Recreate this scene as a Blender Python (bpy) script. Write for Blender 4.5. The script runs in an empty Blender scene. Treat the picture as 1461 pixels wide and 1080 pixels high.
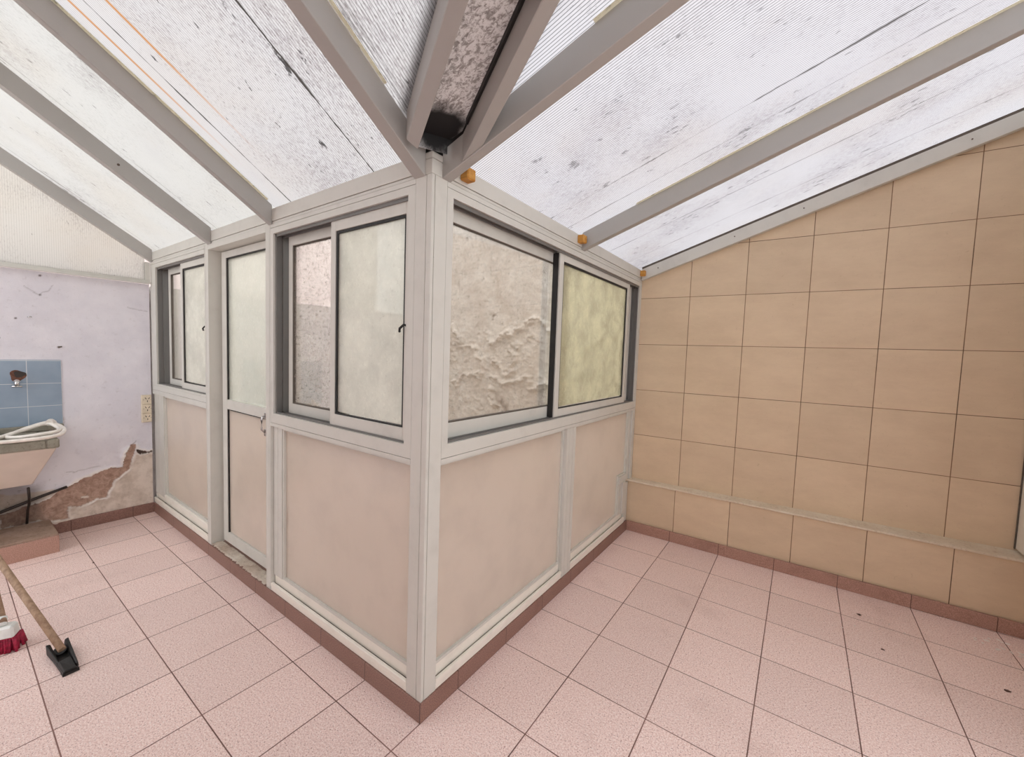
import bpy, bmesh, math, random
import numpy as np
from mathutils import Vector, Matrix, noise
random.seed(7)
COL = bpy.context.scene.collection
SR, SL = 0.343, 0.65            # roof slopes, right wing and left wing
EAVE = 1.967                    # underside of the rafters at the eave
SB = EAVE + 0.097               # underside of the roof sheets at the eave
VX, VY = 0.8843, -0.4669        # direction of the valley in plan
LX, LY = 3.11, 2.16

# ------------------------------------------------------------------ materials
class N:
    def __init__(s, name):
        s.m = bpy.data.materials.new(name); s.m.use_nodes = True
        s.t = s.m.node_tree; s.t.nodes.clear()
        s.out = s.t.nodes.new('ShaderNodeOutputMaterial')
    def put(s, sock, v):
        if v is None: return
        if isinstance(v, bpy.types.NodeSocket): s.t.links.new(v, sock)
        elif isinstance(v, (tuple, list)) and sock.type == 'RGBA': sock.default_value = tuple(v[:3]) + (1,)
        else: sock.default_value = v
    def node(s, typ, ins=None, **at):
        n = s.t.nodes.new(typ)
        for k, v in at.items(): setattr(n, k, v)
        for k, v in (ins or {}).items(): s.put(n.inputs[k], v)
        return n
    def math(s, op, a, b=None, c=None):
        n = s.node('ShaderNodeMath', operation=op)
        for i, v in enumerate((a, b, c)): s.put(n.inputs[i], v)
        return n.outputs[0]
    def pos(s):
        if not hasattr(s, '_p'):
            g = s.node('ShaderNodeTexCoord'); x = s.node('ShaderNodeSeparateXYZ', {0: g.outputs['Object']})
            s._p = g.outputs['Object']; s._x = x.outputs
        return s._p, s._x[0], s._x[1], s._x[2]
    def scaled(s, sx, sy, sz):
        return s.node('ShaderNodeMapping', {'Vector': s.pos()[0], 'Scale': (sx, sy, sz)}).outputs[0]
    def noise(s, scale, detail=3, rough=.55, vec=None, dist=0):
        return s.node('ShaderNodeTexNoise', {'Vector': vec if vec else s.pos()[0], 'Scale': scale, 'Detail': detail, 'Roughness': rough, 'Distortion': dist}).outputs[0]
    def voro(s, scale, vec=None, out='Color'):
        return s.node('ShaderNodeTexVoronoi', {'Vector': vec if vec else s.pos()[0], 'Scale': scale}).outputs[out]
    def step(s, v, a, b, lo=0., hi=1.):
        return s.node('ShaderNodeMapRange', {0: v, 1: a, 2: b, 3: lo, 4: hi}, interpolation_type='SMOOTHSTEP').outputs[0]
    def mix(s, f, a, b, mode='MIX'):
        n = s.node('ShaderNodeMix', data_type='RGBA', blend_type=mode)
        s.put(n.inputs[0], f); s.put(n.inputs[6], a); s.put(n.inputs[7], b)
        return n.outputs[2]
    def attr(s, name): return s.node('ShaderNodeAttribute', attribute_name=name).outputs['Fac']
    def grid(s, v, off, pitch, half, soft=.0007):
        f = s.math('FRACT', s.math('DIVIDE', s.math('SUBTRACT', v, off), pitch))
        d = s.math('MULTIPLY', s.math('MINIMUM', f, s.math('SUBTRACT', 1., f)), pitch)
        return s.step(d, half - soft, half + soft, 1., 0.)
    def bump(s, h, dist=.002, strength=.5):
        return s.node('ShaderNodeBump', {'Height': h, 'Distance': dist, 'Strength': strength}).outputs[0]
    def surf(s, sh): s.put(s.out.inputs[0], sh); return s.m
    def pbr(s, col, rough=.5, metal=0., normal=None, spec=.5, coat=0.):
        n = s.node('ShaderNodeBsdfPrincipled', {'Base Color': col, 'Roughness': rough, 'Metallic': metal, 'Specular IOR Level': spec, 'Coat Weight': coat})
        if normal: s.put(n.inputs['Normal'], normal)
        return n.outputs[0]
    def mixsh(s, f, a, b):
        n = s.node('ShaderNodeMixShader'); s.put(n.inputs[0], f); s.put(n.inputs[1], a); s.put(n.inputs[2], b); return n.outputs[0]

def S(r, g, b):
    f = lambda c: ((c / 255 + .055) / 1.055) ** 2.4 if c > 10 else c / 255 / 12.92
    return (f(r), f(g), f(b))

def flat(name, c, rough=.5, metal=0., var=.08, scale=25, spec=.5):
    n = N(name)
    k = n.step(n.noise(scale, 3), .3, .7, 1 - var, 1 + var)
    return n.surf(n.pbr(n.mix(1., c, k, 'MULTIPLY'), rough, metal, spec=spec))

def m_alu(name, c, dirt=.5):
    n = N(name)
    a = n.noise(9, 5, .65); b = n.noise(160, 3, .6)
    col = n.mix(n.math('MULTIPLY', n.step(a, .45, .8), dirt * .5), c, tuple(x * .62 for x in c))
    speck = n.math('MULTIPLY', n.step(b, .68, .76), n.step(n.noise(5, 3), .5, .72))
    col = n.mix(n.math('MULTIPLY', speck, dirt), col, S(70, 62, 55))
    return n.surf(n.pbr(col, .42, 0, spec=.45))

ALU = m_alu('painted aluminium', S(204, 203, 196), .5)
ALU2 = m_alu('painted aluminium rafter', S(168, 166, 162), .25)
SILL = m_alu('sill aluminium', S(232, 228, 218), .55)
GROOVE = flat('dark groove', S(92, 84, 76), .8)
GASKET = flat('black gasket', S(22, 20, 19), .6)
TRACK = m_alu('dark track and reveal aluminium', S(112, 110, 107), .5)

def m_floor():
    n = N('pink terrazzo tile'); p, x, y, z = n.pos()
    gx = n.grid(x, -.003, .33, .0021); gy = n.grid(y, -.127, .33, .0019)
    g = n.math('MAXIMUM', gx, gy)
    c = n.mix(n.step(n.noise(170, 3, .75), .34, .66), S(220, 188, 180), S(253, 233, 227))
    c = n.mix(n.step(n.noise(210, 1), .62, .68), c, S(252, 242, 238))
    c = n.mix(n.step(n.noise(170, 1, vec=n.scaled(1, 1.3, 1)), .64, .70), c, S(156, 118, 113))
    cell = n.node('ShaderNodeTexWhiteNoise', {'Vector': n.node('ShaderNodeCombineXYZ', {0: n.math('FLOOR', n.math('DIVIDE', n.math('SUBTRACT', x, -.003), .33)), 1: n.math('FLOOR', n.math('DIVIDE', n.math('SUBTRACT', y, -.127), .33)), 2: 0.}).outputs[0]}).outputs[0]
    c = n.mix(1., c, n.step(cell, 0, 1, .94, 1.03), 'MULTIPLY')
    c = n.mix(n.math('MULTIPLY', n.step(n.noise(2.2, 5, .65), .52, .75), .22), c, S(160, 128, 116))
    gc = n.mix(n.step(n.noise(3, 2), .35, .65), S(104, 76, 68), S(140, 106, 98))
    c = n.mix(g, c, gc)
    return n.surf(n.pbr(c, n.math('ADD', .42, n.math('MULTIPLY', g, .4)), 0, n.bump(n.math('SUBTRACT', 1., g), .0015, .6), .4))

def m_skirt(name, axis, off, a=S(120, 88, 78), b=S(152, 118, 106)):
    n = N(name); p, x, y, z = n.pos(); v = (x, y)[axis]
    g = n.grid(v, off, .33, .0016)
    c = n.mix(n.step(n.noise(240, 2, .7), .35, .65), a, b)
    c = n.mix(n.math('MULTIPLY', n.step(n.noise(6, 5, .65), .5, .75), .35), c, S(112, 78, 66))
    c = n.mix(g, c, S(78, 52, 44))
    return n.surf(n.pbr(c, .45))

def m_walltile(name, xo, xp):
    n = N(name); p, x, y, z = n.pos()
    gx = n.grid(x, xo, xp, .0019); gz = n.grid(z, .757, .3565, .0017)
    g = n.math('MAXIMUM', gx, gz)
    c = n.mix(n.step(n.noise(5, 6, .66, vec=n.scaled(.7, 1, 1.6)), .2, .8), S(218, 197, 168), S(205, 183, 155))
    c = n.mix(n.math('MULTIPLY', n.step(n.noise(60, 4, .7, vec=n.scaled(.45, 1, 2.2)), .5, .75), .28), c, S(220, 200, 172))
    c = n.mix(n.math('MULTIPLY', n.step(n.noise(45, 5, .75, vec=n.scaled(1.4, 1, 1), dist=.8), .6, .72), .28), c, S(156, 130, 104))
    cell = n.node('ShaderNodeTexWhiteNoise', {'Vector': n.node('ShaderNodeCombineXYZ', {0: n.math('FLOOR', n.math('DIVIDE', n.math('SUBTRACT', x, xo), xp)), 1: 0., 2: n.math('FLOOR', n.math('DIVIDE', n.math('SUBTRACT', z, .757), .3565))}).outputs[0]}).outputs[0]
    c = n.mix(1., c, n.step(cell, 0, 1, .955, 1.03), 'MULTIPLY')
    c = n.mix(g, c, n.mix(n.step(n.noise(4, 2), .35, .65), S(92, 66, 48), S(132, 100, 74)))
    return n.surf(n.pbr(c, .5, 0, n.bump(n.math('SUBTRACT', 1., g), .0015, .5), .35))

def m_sheet(name, axis, mould, tint, seams=(), orange=(), flute=.55, zone=None):
    """twin-wall polycarbonate seen from below; the ribs run along the slope (axis = the coordinate across the ribs)"""
    n = N(name); p, x, y, z = n.pos(); v = (x, y)[axis]
    rib = n.math('ABSOLUTE', n.math('SINE', n.math('MULTIPLY', v, math.pi / .0105)))
    rib = n.step(rib, .05, .6, 1 - flute, 1.)
    c = n.mix(1., tint, rib, 'MULTIPLY')
    sc = (7., 1.6, 1.6) if axis == 0 else (1.6, 7., 1.6)
    lo = n.noise(1.7, 4, .6)
    c = n.mix(n.math('MULTIPLY', n.step(lo, .42, .72), .35), c, n.mix(1., c, (.98, .90, .80), 'MULTIPLY'))
    c = n.mix(n.math('MULTIPLY', n.step(n.noise(3.3, 3), .5, .75), .25), c, n.mix(1., c, (.86, .84, .88), 'MULTIPLY'))
    if mould > 0:
        dens = n.math('ADD', n.noise(2.1, 3, .6), 0. if zone else .1)
        if zone:                                       # the mould grows thickest over one stretch of the sheet
            zx = n.step(x, zone[0], zone[1])
            dens = n.math('ADD', n.math('MULTIPLY', dens, .5), n.math('ADD', n.math('MULTIPLY', zx, .26), .12))
        fine = n.noise(34, 5, .8, vec=n.scaled(*sc))
        t = n.math('ADD', fine, n.math('MULTIPLY', n.math('SUBTRACT', dens, .5), .55))
        c = n.mix(n.math('MULTIPLY', n.step(t, .54, .74), mould), c, n.mix(1., c, (.46, .41, .42), 'MULTIPLY'))
        blot = n.noise(11, 4, .7, vec=n.scaled(*((2.4, 1., 1.) if axis == 0 else (1., 2.4, 1.))))
        t2 = n.math('ADD', blot, n.math('MULTIPLY', n.math('SUBTRACT', dens, .5), .35))
        c = n.mix(n.math('MULTIPLY', n.step(t2, .675, .73), mould * .9), c, (.02, .016, .015))
    for s_, w_, k_ in seams:
        d = n.math('ABSOLUTE', n.math('SUBTRACT', v, s_))
        wob = n.step(n.noise(4.5, 4, .7, vec=n.scaled(*((3., 1., 1.) if axis == 0 else (1., 3., 1.)))), .42, .72, .4, 2.6)
        d = n.math('DIVIDE', d, wob)
        c = n.mix(n.math('MULTIPLY', n.step(d, w_ * .5, w_ * 1.4, 1., 0.), k_), c, (.04, .033, .028))
    for s_, w_, k_ in orange:
        d = n.math('ABSOLUTE', n.math('SUBTRACT', v, s_))
        fade = n.step(n.math('MULTIPLY', y, -1.), .12, .55)
        c = n.mix(n.math('MULTIPLY', n.math('MULTIPLY', n.step(d, w_ * .3, w_ * 1.5, 1., 0.), k_), fade), c, tuple(k * .66 for k in S(206, 140, 72)))
    tr = n.node('ShaderNodeBsdfTranslucent', {'Color': c}).outputs[0]
    df = n.node('ShaderNodeBsdfDiffuse', {'Color': n.mix(1., c, (.85, .85, .85), 'MULTIPLY')}).outputs[0]
    return n.surf(n.mixsh(.22, tr, df))

def m_clear():
    n = N('clear sheet top'); return n.surf(n.node('ShaderNodeBsdfTranslucent', {'Color': (.97, .97, .97)}).outputs[0])

def m_glass(name, tint, haze, hazecol, spots=.3, refl=.5, stain=0.):
    n = N(name)
    if stain:
        hazecol = n.mix(1., hazecol, n.step(n.noise(9, 5, .6, dist=.3), .3, .7, 1. - stain, 1.08), 'MULTIPLY')
    tr = n.node('ShaderNodeBsdfTransparent', {'Color': tint}).outputs[0]
    hz = n.mixsh(.2, n.node('ShaderNodeBsdfTranslucent', {'Color': hazecol}).outputs[0], n.node('ShaderNodeBsdfDiffuse', {'Color': hazecol}).outputs[0])
    a = n.noise(8, 6, .7); b = n.noise(80, 4, .75, vec=n.scaled(1, 1, .6))
    f = n.math('ADD', haze, n.math('MULTIPLY', n.math('SUBTRACT', a, .5), .35 * (haze + .15)))
    f = n.math('ADD', f, n.math('MULTIPLY', n.step(b, .54, .66), spots * .35))
    f = n.node('ShaderNodeClamp', {0: f}).outputs[0]
    body = n.mixsh(f, tr, hz)
    dk = n.node('ShaderNodeBsdfDiffuse', {'Color': S(92, 82, 72)}).outputs[0]
    body = n.mixsh(n.math('MULTIPLY', n.step(n.noise(55, 5, .8), .56, .68), spots * .8), body, dk)
    gl = n.node('ShaderNodeBsdfGlossy', {'Color': (1, 1, 1), 'Roughness': .03}).outputs[0]
    fr = n.node('ShaderNodeFresnel', {'IOR': 1.45}).outputs[0]
    return n.surf(n.mixsh(n.math('MULTIPLY', fr, refl), body, gl))

def m_frost(name, col):
    n = N(name); p, x, y, z = n.pos()
    a = n.noise(5, 5, .6); c = n.mix(n.math('MULTIPLY', n.step(a, .4, .75), .4), col, tuple(k * .85 for k in col))
    c = n.mix(n.math('MULTIPLY', n.step(n.noise(70, 4, .75), .64, .72), .25), c, S(230, 220, 205))
    tr = n.node('ShaderNodeBsdfTranslucent', {'Color': c}).outputs[0]
    df = n.node('ShaderNodeBsdfDiffuse', {'Color': c}).outputs[0]
    bm_ = n.bump(n.math('ADD', n.noise(3.5, 3), n.math('MULTIPLY', n.noise(40, 2), .02)), .02, .25)
    gl = n.node('ShaderNodeBsdfGlossy', {'Color': (1, 1, 1), 'Roughness': .28, 'Normal': bm_}).outputs[0]
    fr = n.node('ShaderNodeFresnel', {'IOR': 1.55}).outputs[0]
    return n.surf(n.mixsh(n.math('ADD', n.math('MULTIPLY', fr, .9), .05), n.mixsh(.25, tr, df), gl))

def m_galv(name, dark):
    n = N(name); p, x, y, z = n.pos()
    a = n.noise(46, 5, .7, vec=n.scaled(1.0, 1.8, 1.0), dist=.8)
    c = n.mix(n.step(a, .46, .60), S(240, 242, 242), S(164, 162, 160))
    c = n.mix(n.math('MULTIPLY', n.step(n.noise(90, 4, .7), .5, .68), .5), c, S(92, 84, 80))
    d = n.node('ShaderNodeVectorMath', {0: p, 1: (.045, -.01, 2.09)}, operation='DISTANCE').outputs['Value']
    d = n.math('ADD', d, n.math('MULTIPLY', n.math('SUBTRACT', n.noise(18, 4), .5), .07))
    c = n.mix(n.step(d, .055, .115, 1., 0.), c, S(14, 12, 14))
    if dark:
        c = n.mix(n.step(n.noise(14, 4, .7), .35, .6), S(20, 16, 15), S(78, 44, 36))
    return n.surf(n.pbr(c, .6, 0))

def m_paintwall():
    n = N('peeling lavender wall paint'); p, x, y, z = n.pos()
    up = n.mix(n.step(n.noise(4, 5, .6), .3, .7), S(226, 224, 230), S(212, 210, 218))
    c = n.mix(n.attr('lower'), up, n.mix(n.step(n.noise(9, 5, .65), .35, .7), S(222, 210, 198), S(190, 176, 162)))
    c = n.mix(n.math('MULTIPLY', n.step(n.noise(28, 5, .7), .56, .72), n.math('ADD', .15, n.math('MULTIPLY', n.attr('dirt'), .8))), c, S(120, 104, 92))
    pl = n.mix(n.step(n.noise(30, 6, .72, dist=.6), .35, .68), S(188, 160, 144), S(148, 120, 106))
    c = n.mix(n.attr('peel'), c, pl)
    c = n.mix(n.math('MULTIPLY', n.attr('curl'), .9), c, S(240, 234, 228))
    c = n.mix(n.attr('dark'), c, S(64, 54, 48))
    return n.surf(n.pbr(c, .75, 0, n.bump(n.noise(120, 4, .7), .002, .4), .25))

def m_stucco(name, a, b, c3, band=True):
    n = N(name); p, x, y, z = n.pos()
    c = n.mix(n.step(n.noise(5, 6, .65), .3, .7), a, b)
    c = n.mix(n.math('MULTIPLY', n.step(n.noise(70, 5, .75), .52, .7), .55), c, c3)
    c = n.mix(n.math('MULTIPLY', n.step(n.noise(13, 5, .7, vec=n.scaled(1.6, 1.6, .5)), .56, .74), .45), c, c3)
    if band:
        c = n.mix(n.attr('spot'), c, S(84, 70, 62))
        c = n.mix(n.math('MULTIPLY', n.attr('ridge'), .55), c, S(238, 230, 220))
    return n.surf(n.pbr(c, .9, 0, n.bump(n.noise(160, 5, .85), .006, .9), .1))

def m_bluetile():
    n = N('blue glazed tile'); p, x, y, z = n.pos()
    g = n.math('MAXIMUM', n.grid(y, -.633, .155, .0016), n.grid(z, .9015, .1525, .0016))
    c = n.mix(n.step(n.noise(5, 3), .3, .7), S(128, 146, 164), S(140, 157, 174))
    c = n.mix(g, c, S(196, 200, 204))
    return n.surf(n.pbr(c, .22, 0, None, .5))

def m_wood(name, a, b, axis=2):
    n = N(name)
    sc = [60, 60, 60]; sc[axis] = 3
    c = n.mix(n.step(n.noise(1, 5, .6, vec=n.scaled(*sc)), .3, .7), a, b)
    c = n.mix(n.math('MULTIPLY', n.step(n.noise(40, 4, .7), .55, .75), .4), c, tuple(k * .55 for k in a))
    return n.surf(n.pbr(c, .6))

FLOOR = m_floor()
SK_X = m_skirt('brown skirting tile along x', 0, -.003); SK_Y = m_skirt('brown skirting tile along y', 1, -.127)
TILE_UP = m_walltile('beige wall tile', .349, .3575); TILE_LOW = m_walltile('beige wall tile low', -.02, .364)
CLEAR = m_clear()
SH_LM = m_sheet('mouldy roof sheet', 0, .95, tuple(k * .52 for k in S(250, 247, 248)), seams=((-.345, .0035, .95), (-.98, .003, .85)), orange=((-1.052, .007, .85), (-.872, .007, .9)), flute=.4, zone=(-1.1, -.75))
SH_LV = m_sheet('mouldy roof sheet at the valley', 0, .95, tuple(k * .52 for k in S(250, 247, 248)), seams=((-.012, .004, .4), (.006, .004, .3)), flute=.55, zone=(-1.1, -.75))
SH_L = m_sheet('weathered roof sheet', 0, .55, tuple(k * .50 for k in S(250, 248, 244)), seams=((-1.86, .004, .3), (-3.0, .003, .5)), flute=.12)
SH_R = m_sheet('ribbed roof sheet', 1, .5, tuple(k * .54 for k in S(248, 245, 250)), seams=((.84, .0035, .8), (1.02, .003, .55), (1.6, .003, .5), (1.95, .003, .4)), flute=.72)
GABLE = m_sheet('cream gable sheet', 1, .5, tuple(k * .60 for k in S(246, 244, 236)), flute=.16)
GL_CLEAR = m_glass('dusty clear glass', (.96, .96, .95), .07, S(226, 214, 206), .45, .5)
GL_GRIME = m_glass('speckled grimy glass', (.93, .92, .91), .22, S(214, 202, 194), 1., .5, .25)
GL_HAZE = m_glass('hazy greenish glass', (.88, .90, .85), .74, S(252, 251, 244), .2, .8, .06)
GL_GREEN = m_glass('milky green glass', (.94, .93, .86), .52, S(238, 236, 210), .3, .6, .24)
GL_DOOR = m_glass('door glass', (.93, .95, .92), .52, S(244, 244, 236), .2, .6)
FROST = m_frost('beige frosted panel', S(252, 242, 232))
_n = N('cream joint strip')
JOINT = _n.surf(_n.mixsh(.3, _n.node('ShaderNodeBsdfTranslucent', {'Color': _n.mix(_n.step(_n.noise(20, 5, .7), .56, .72), S(244, 240, 224), S(150, 146, 124))}).outputs[0], _n.node('ShaderNodeBsdfDiffuse', {'Color': S(226, 222, 206)}).outputs[0]))
GALV = m_galv('galvanised sheet', False); GALV_D = m_galv('blackened rusty sheet', True)
PAINTW = m_paintwall()
STUCCO = m_stucco('efflorescent stucco', S(236, 230, 222), S(206, 196, 186), S(140, 128, 118))
STUCCO_G = m_stucco('grey green stucco', S(246, 242, 234), S(230, 224, 216), S(120, 116, 106), False)
FARWALL = m_stucco('pale rendered wall', S(240, 226, 222), S(226, 210, 206), S(196, 178, 172), False)
BLUE = m_bluetile()
CONC = m_stucco('dirty concrete', S(178, 154, 138), S(146, 122, 106), S(84, 66, 56), False)
SLABTILE = m_skirt('slab facing tile', 1, -.88, S(160, 124, 110), S(190, 152, 138))
SK_B = m_skirt('pinkish skirting tile', 0, -.003, S(150, 114, 100), S(184, 146, 132))
THRESH = m_stucco('flaking white threshold paint', S(226, 218, 204), S(190, 172, 156), S(120, 96, 84), False)
LEDGE = m_stucco('beige ledge mortar', S(240, 228, 208), S(226, 210, 186), S(190, 166, 140), False)
WOODH = m_wood('broomstick wood', S(178, 150, 124), S(142, 114, 92), 2)
BLOCK = m_wood('orange pine block', S(206, 152, 70), S(176, 118, 44), 0)
BLACK = flat('black rubber', S(22, 20, 19), .55, var=.3)
WHITEP = flat('white plastic', S(228, 232, 230), .4)
RED = flat('crimson bristle', S(156, 24, 60), .6, var=.35, scale=120)
HOSE = flat('white hose plastic', S(236, 230, 222), .4)
SINKF = flat('cream painted sink', S(214, 202, 190), .45, var=.05, scale=6)
SINKT = m_stucco('worn grey sink cement', S(170, 166, 152), S(138, 134, 122), S(96, 92, 84), False)
PLATE = flat('cream socket plastic', S(218, 206, 184), .4)
DARKB = flat('dark slot', S(48, 40, 36), .6)
CHROME = flat('chrome', S(200, 200, 200), .2, 1.)
PIPE = flat('black pipe', S(44, 34, 30), .5)
BRICK = flat('brick red hole', S(104, 70, 56), .9, var=.4, scale=60)
FLAKE = flat('white paint flake', S(236, 228, 222), .7)
LEAF = flat('dry leaf brown', S(86, 58, 50), .8, var=.3)
SCREW = flat('rusty screw', S(90, 76, 66), .6, .3)
YCONC = flat('light well floor cement', S(150, 146, 138), .9)
DARKPANEL = flat('dark brown door leaf', S(92, 74, 60), .6)

# ------------------------------------------------------------------ mesh helpers
class MB:
    def __init__(s): s.bm = bmesh.new()
    def box(s, x0, x1, y0, y1, z0, z1, mi=0):
        return s.hexa([(x0, y0, z0), (x1, y0, z0), (x1, y1, z0), (x0, y1, z0), (x0, y0, z1), (x1, y0, z1), (x1, y1, z1), (x0, y1, z1)], mi)
    def hexa(s, P, mi=0):
        v = [s.bm.verts.new(p) for p in P]
        for f in ((0, 3, 2, 1), (4, 5, 6, 7), (0, 1, 5, 4), (1, 2, 6, 5), (2, 3, 7, 6), (3, 0, 4, 7)):
            s.bm.faces.new([v[i] for i in f]).material_index = mi
        return s
    def prism(s, A, B, mi=0, mi0=None, mi1=None):
        """two matching polygons joined by side faces"""
        a = [s.bm.verts.new(p) for p in A]; b = [s.bm.verts.new(p) for p in B]; n = len(a)
        s.bm.faces.new(a[::-1]).material_index = mi if mi0 is None else mi0
        s.bm.faces.new(b).material_index = mi if mi1 is None else mi1
        for i in range(n): s.bm.faces.new((a[i], a[(i + 1) % n], b[(i + 1) % n], b[i])).material_index = mi
        return s
    def tube(s, pts, r, seg=12, r1=None, mi=0):
        pts = [Vector(p) for p in pts]; rings = []; up = Vector((0, 0, 1))
        n = len(pts)
        for i, p in enumerate(pts):
            t = (pts[min(i + 1, n - 1)] - pts[max(i - 1, 0)]).normalized()
            u = t.cross(up)
            if u.length < .05: u = t.cross(Vector((1, 0, 0)))
            u.normalize(); w = u.cross(t)
            rr = r if r1 is None else r + (r1 - r) * i / (n - 1)
            rings.append([s.bm.verts.new(p + (u * math.cos(a) + w * math.sin(a)) * rr) for a in [2 * math.pi * k / seg for k in range(seg)]])
        for A, B in zip(rings, rings[1:]):
            for k in range(seg):
                f = s.bm.faces.new((A[k], A[(k + 1) % seg], B[(k + 1) % seg], B[k])); f.smooth = True; f.material_index = mi
        s.bm.faces.new(rings[0][::-1]); s.bm.faces.new(rings[-1])
        return s
    def bevel(s, w, seg=1):
        bmesh.ops.recalc_face_normals(s.bm, faces=s.bm.faces)
        bmesh.ops.bevel(s.bm, geom=[e for e in s.bm.edges if len(e.link_faces) == 2 and e.calc_face_angle() > .5], offset=w, segments=seg, affect='EDGES', clamp_overlap=True)
        return s
    def build(s, name, mats, parent=None, bevel=0.):
        if bevel: s.bevel(bevel)
        bmesh.ops.recalc_face_normals(s.bm, faces=s.bm.faces)
        me = bpy.data.meshes.new(name); s.bm.to_mesh(me); s.bm.free()
        for m in (mats if isinstance(mats, (list, tuple)) else [mats]): me.materials.append(m)
        o = bpy.data.objects.new(name, me); COL.objects.link(o)
        if parent: o.parent = parent
        return o

def tag(o, label=None, cat=None, group=None, kind=None):
    if label: o['label'] = label
    if cat: o['category'] = cat
    if group: o['group'] = group
    if kind: o['kind'] = kind
    return o
def empty(name, label=None, cat=None, group=None, kind=None):
    o = bpy.data.objects.new(name, None); COL.objects.link(o); o.empty_display_size = .1
    return tag(o, label, cat, group, kind)

# partition coordinates: u along the face away from the corner, d inward from its face, z up
GAP = .006
def LF(u, d, z): return (-u, d + GAP, z)
def RF(u, d, z): return (-d - GAP, u, z)
def ubox(mb, F, u0, u1, d0, d1, z0, z1, mi=0):
    return mb.hexa([F(u0, d0, z0), F(u1, d0, z0), F(u1, d1, z0), F(u0, d1, z0), F(u0, d0, z1), F(u1, d0, z1), F(u1, d1, z1), F(u0, d1, z1)], mi)
def vbar(mb, F, u0, u1, d0, d1, z0, z1, grooves=()):
    """upright bar with thin vertical grooves in its face"""
    cuts = sorted(grooves); a = u0
    for g in list(cuts) + [None]:
        b = u1 if g is None else g - .001
        ubox(mb, F, a, b, d0, d1, z0, z1)
        if g is not None:
            ubox(mb, F, g - .001, g + .001, d0 + .004, d1, z0, z1, 1); a = g + .001
    return mb
def hbar(mb, F, u0, u1, d0, d1, z0, z1, grooves=()):
    a = z0
    for g in list(sorted(grooves)) + [None]:
        b = z1 if g is None else g - .001
        ubox(mb, F, u0, u1, d0, d1, a, b)
        if g is not None:
            ubox(mb, F, u0, u1, d0 + .004, d1, g - .001, g + .001, 1); a = g + .001
    return mb
AL = [ALU, GROOVE]

# ------------------------------------------------------------------ floor, kerbs, walls
m = MB(); m.box(-3.6, 7.0, -6.0, LY + .06, -.06, 0); tag(m.build('floor', FLOOR), 'speckled pink tile floor', None, None, 'structure')
m = MB(); m.box(-3.11, -.101, .101, 2.24, 0, .004); tag(m.build('floor_lightwell', YCONC), 'grey cement floor of the light well behind the glazed partition', kind='structure')
m = MB(); m.prism([(-LX, 0, 0), (0, 0, 0), (-.1, .1, 0), (-LX, .1, 0)], [(-LX, 0, .076), (0, 0, .076), (-.1, .1, .076), (-LX, .1, .076)])
tag(m.build('baseboard_left', SK_X, bevel=.0015), 'brown tiled kerb under the left glazed partition', kind='structure')
m = MB(); m.prism([(0, .0005, 0), (0, LY, 0), (-.1, LY, 0), (-.1, .1005, 0)], [(0, .0005, .076), (0, LY, .076), (-.1, LY, .076), (-.1, .1005, .076)])
tag(m.build('baseboard_right', SK_Y, bevel=.0015), 'brown tiled kerb under the right glazed partition', kind='structure')
m = MB(); m.hexa([(.0, LY - .008, 0), (2.2, LY + .032, 0), (2.2, LY + .05, 0), (.0, LY + .01, 0), (.0, LY - .008, .075), (2.2, LY + .032, .075), (2.2, LY + .05, .075), (.0, LY + .01, .075)])
tag(m.build('baseboard_back', SK_B, bevel=.0015), 'pinkish brown skirting under the beige tiled wall', kind='structure')
m = MB(); m.box(-LX, -LX + .012, -.555, 0, 0, .078)
tag(m.build('baseboard_lavender', SK_Y, bevel=.0015), 'brown skirting tiles under the peeling lavender wall', kind='structure')
# tiled wall: low projecting course with a ledge, upper face set back
W1 = lambda x: LY + .02 * x
W2 = lambda x: 2.235 + .045 * x
m = MB(); m.hexa([(-.09, W1(0) + .012, 0), (2.3, W1(2.3) + .012, 0), (2.3, 2.5, 0), (-.09, 2.5, 0), (-.09, W1(0) + .012, .388), (2.3, W1(2.3) + .012, .388), (2.3, 2.5, .395), (-.09, 2.5, .395)])
tag(m.build('wall_back_low', TILE_LOW), 'projecting bottom course of the beige tiled wall', kind='structure')
m = MB(); m.hexa([(-.09, W1(0) - .002, .389), (2.3, W1(2.3) - .002, .389), (2.3, 2.48, .389), (-.09, 2.48, .389), (-.09, W1(0) - .002, .402), (2.3, W1(2.3) - .002, .402), (2.3, 2.48, .418), (-.09, 2.48, .418)])
tag(m.build('trim_ledge', LEDGE, bevel=.003), 'pale mortar ledge along the beige tiled wall', kind='structure')
zt = lambda x: 2.03 + SR * x
m = MB(); m.hexa([(-.1, W2(-.1), .4), (2.3, W2(2.3), .4), (2.3, 2.52, .4), (-.1, 2.52, .4), (-.1, W2(-.1), zt(-.1)), (2.3, W2(2.3), zt(2.3)), (2.3, 2.52, zt(2.3)), (-.1, 2.52, zt(-.1))])
tag(m.build('wall_back', TILE_UP), 'beige square-tiled wall rising under the right roof slope', kind='structure')

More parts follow.
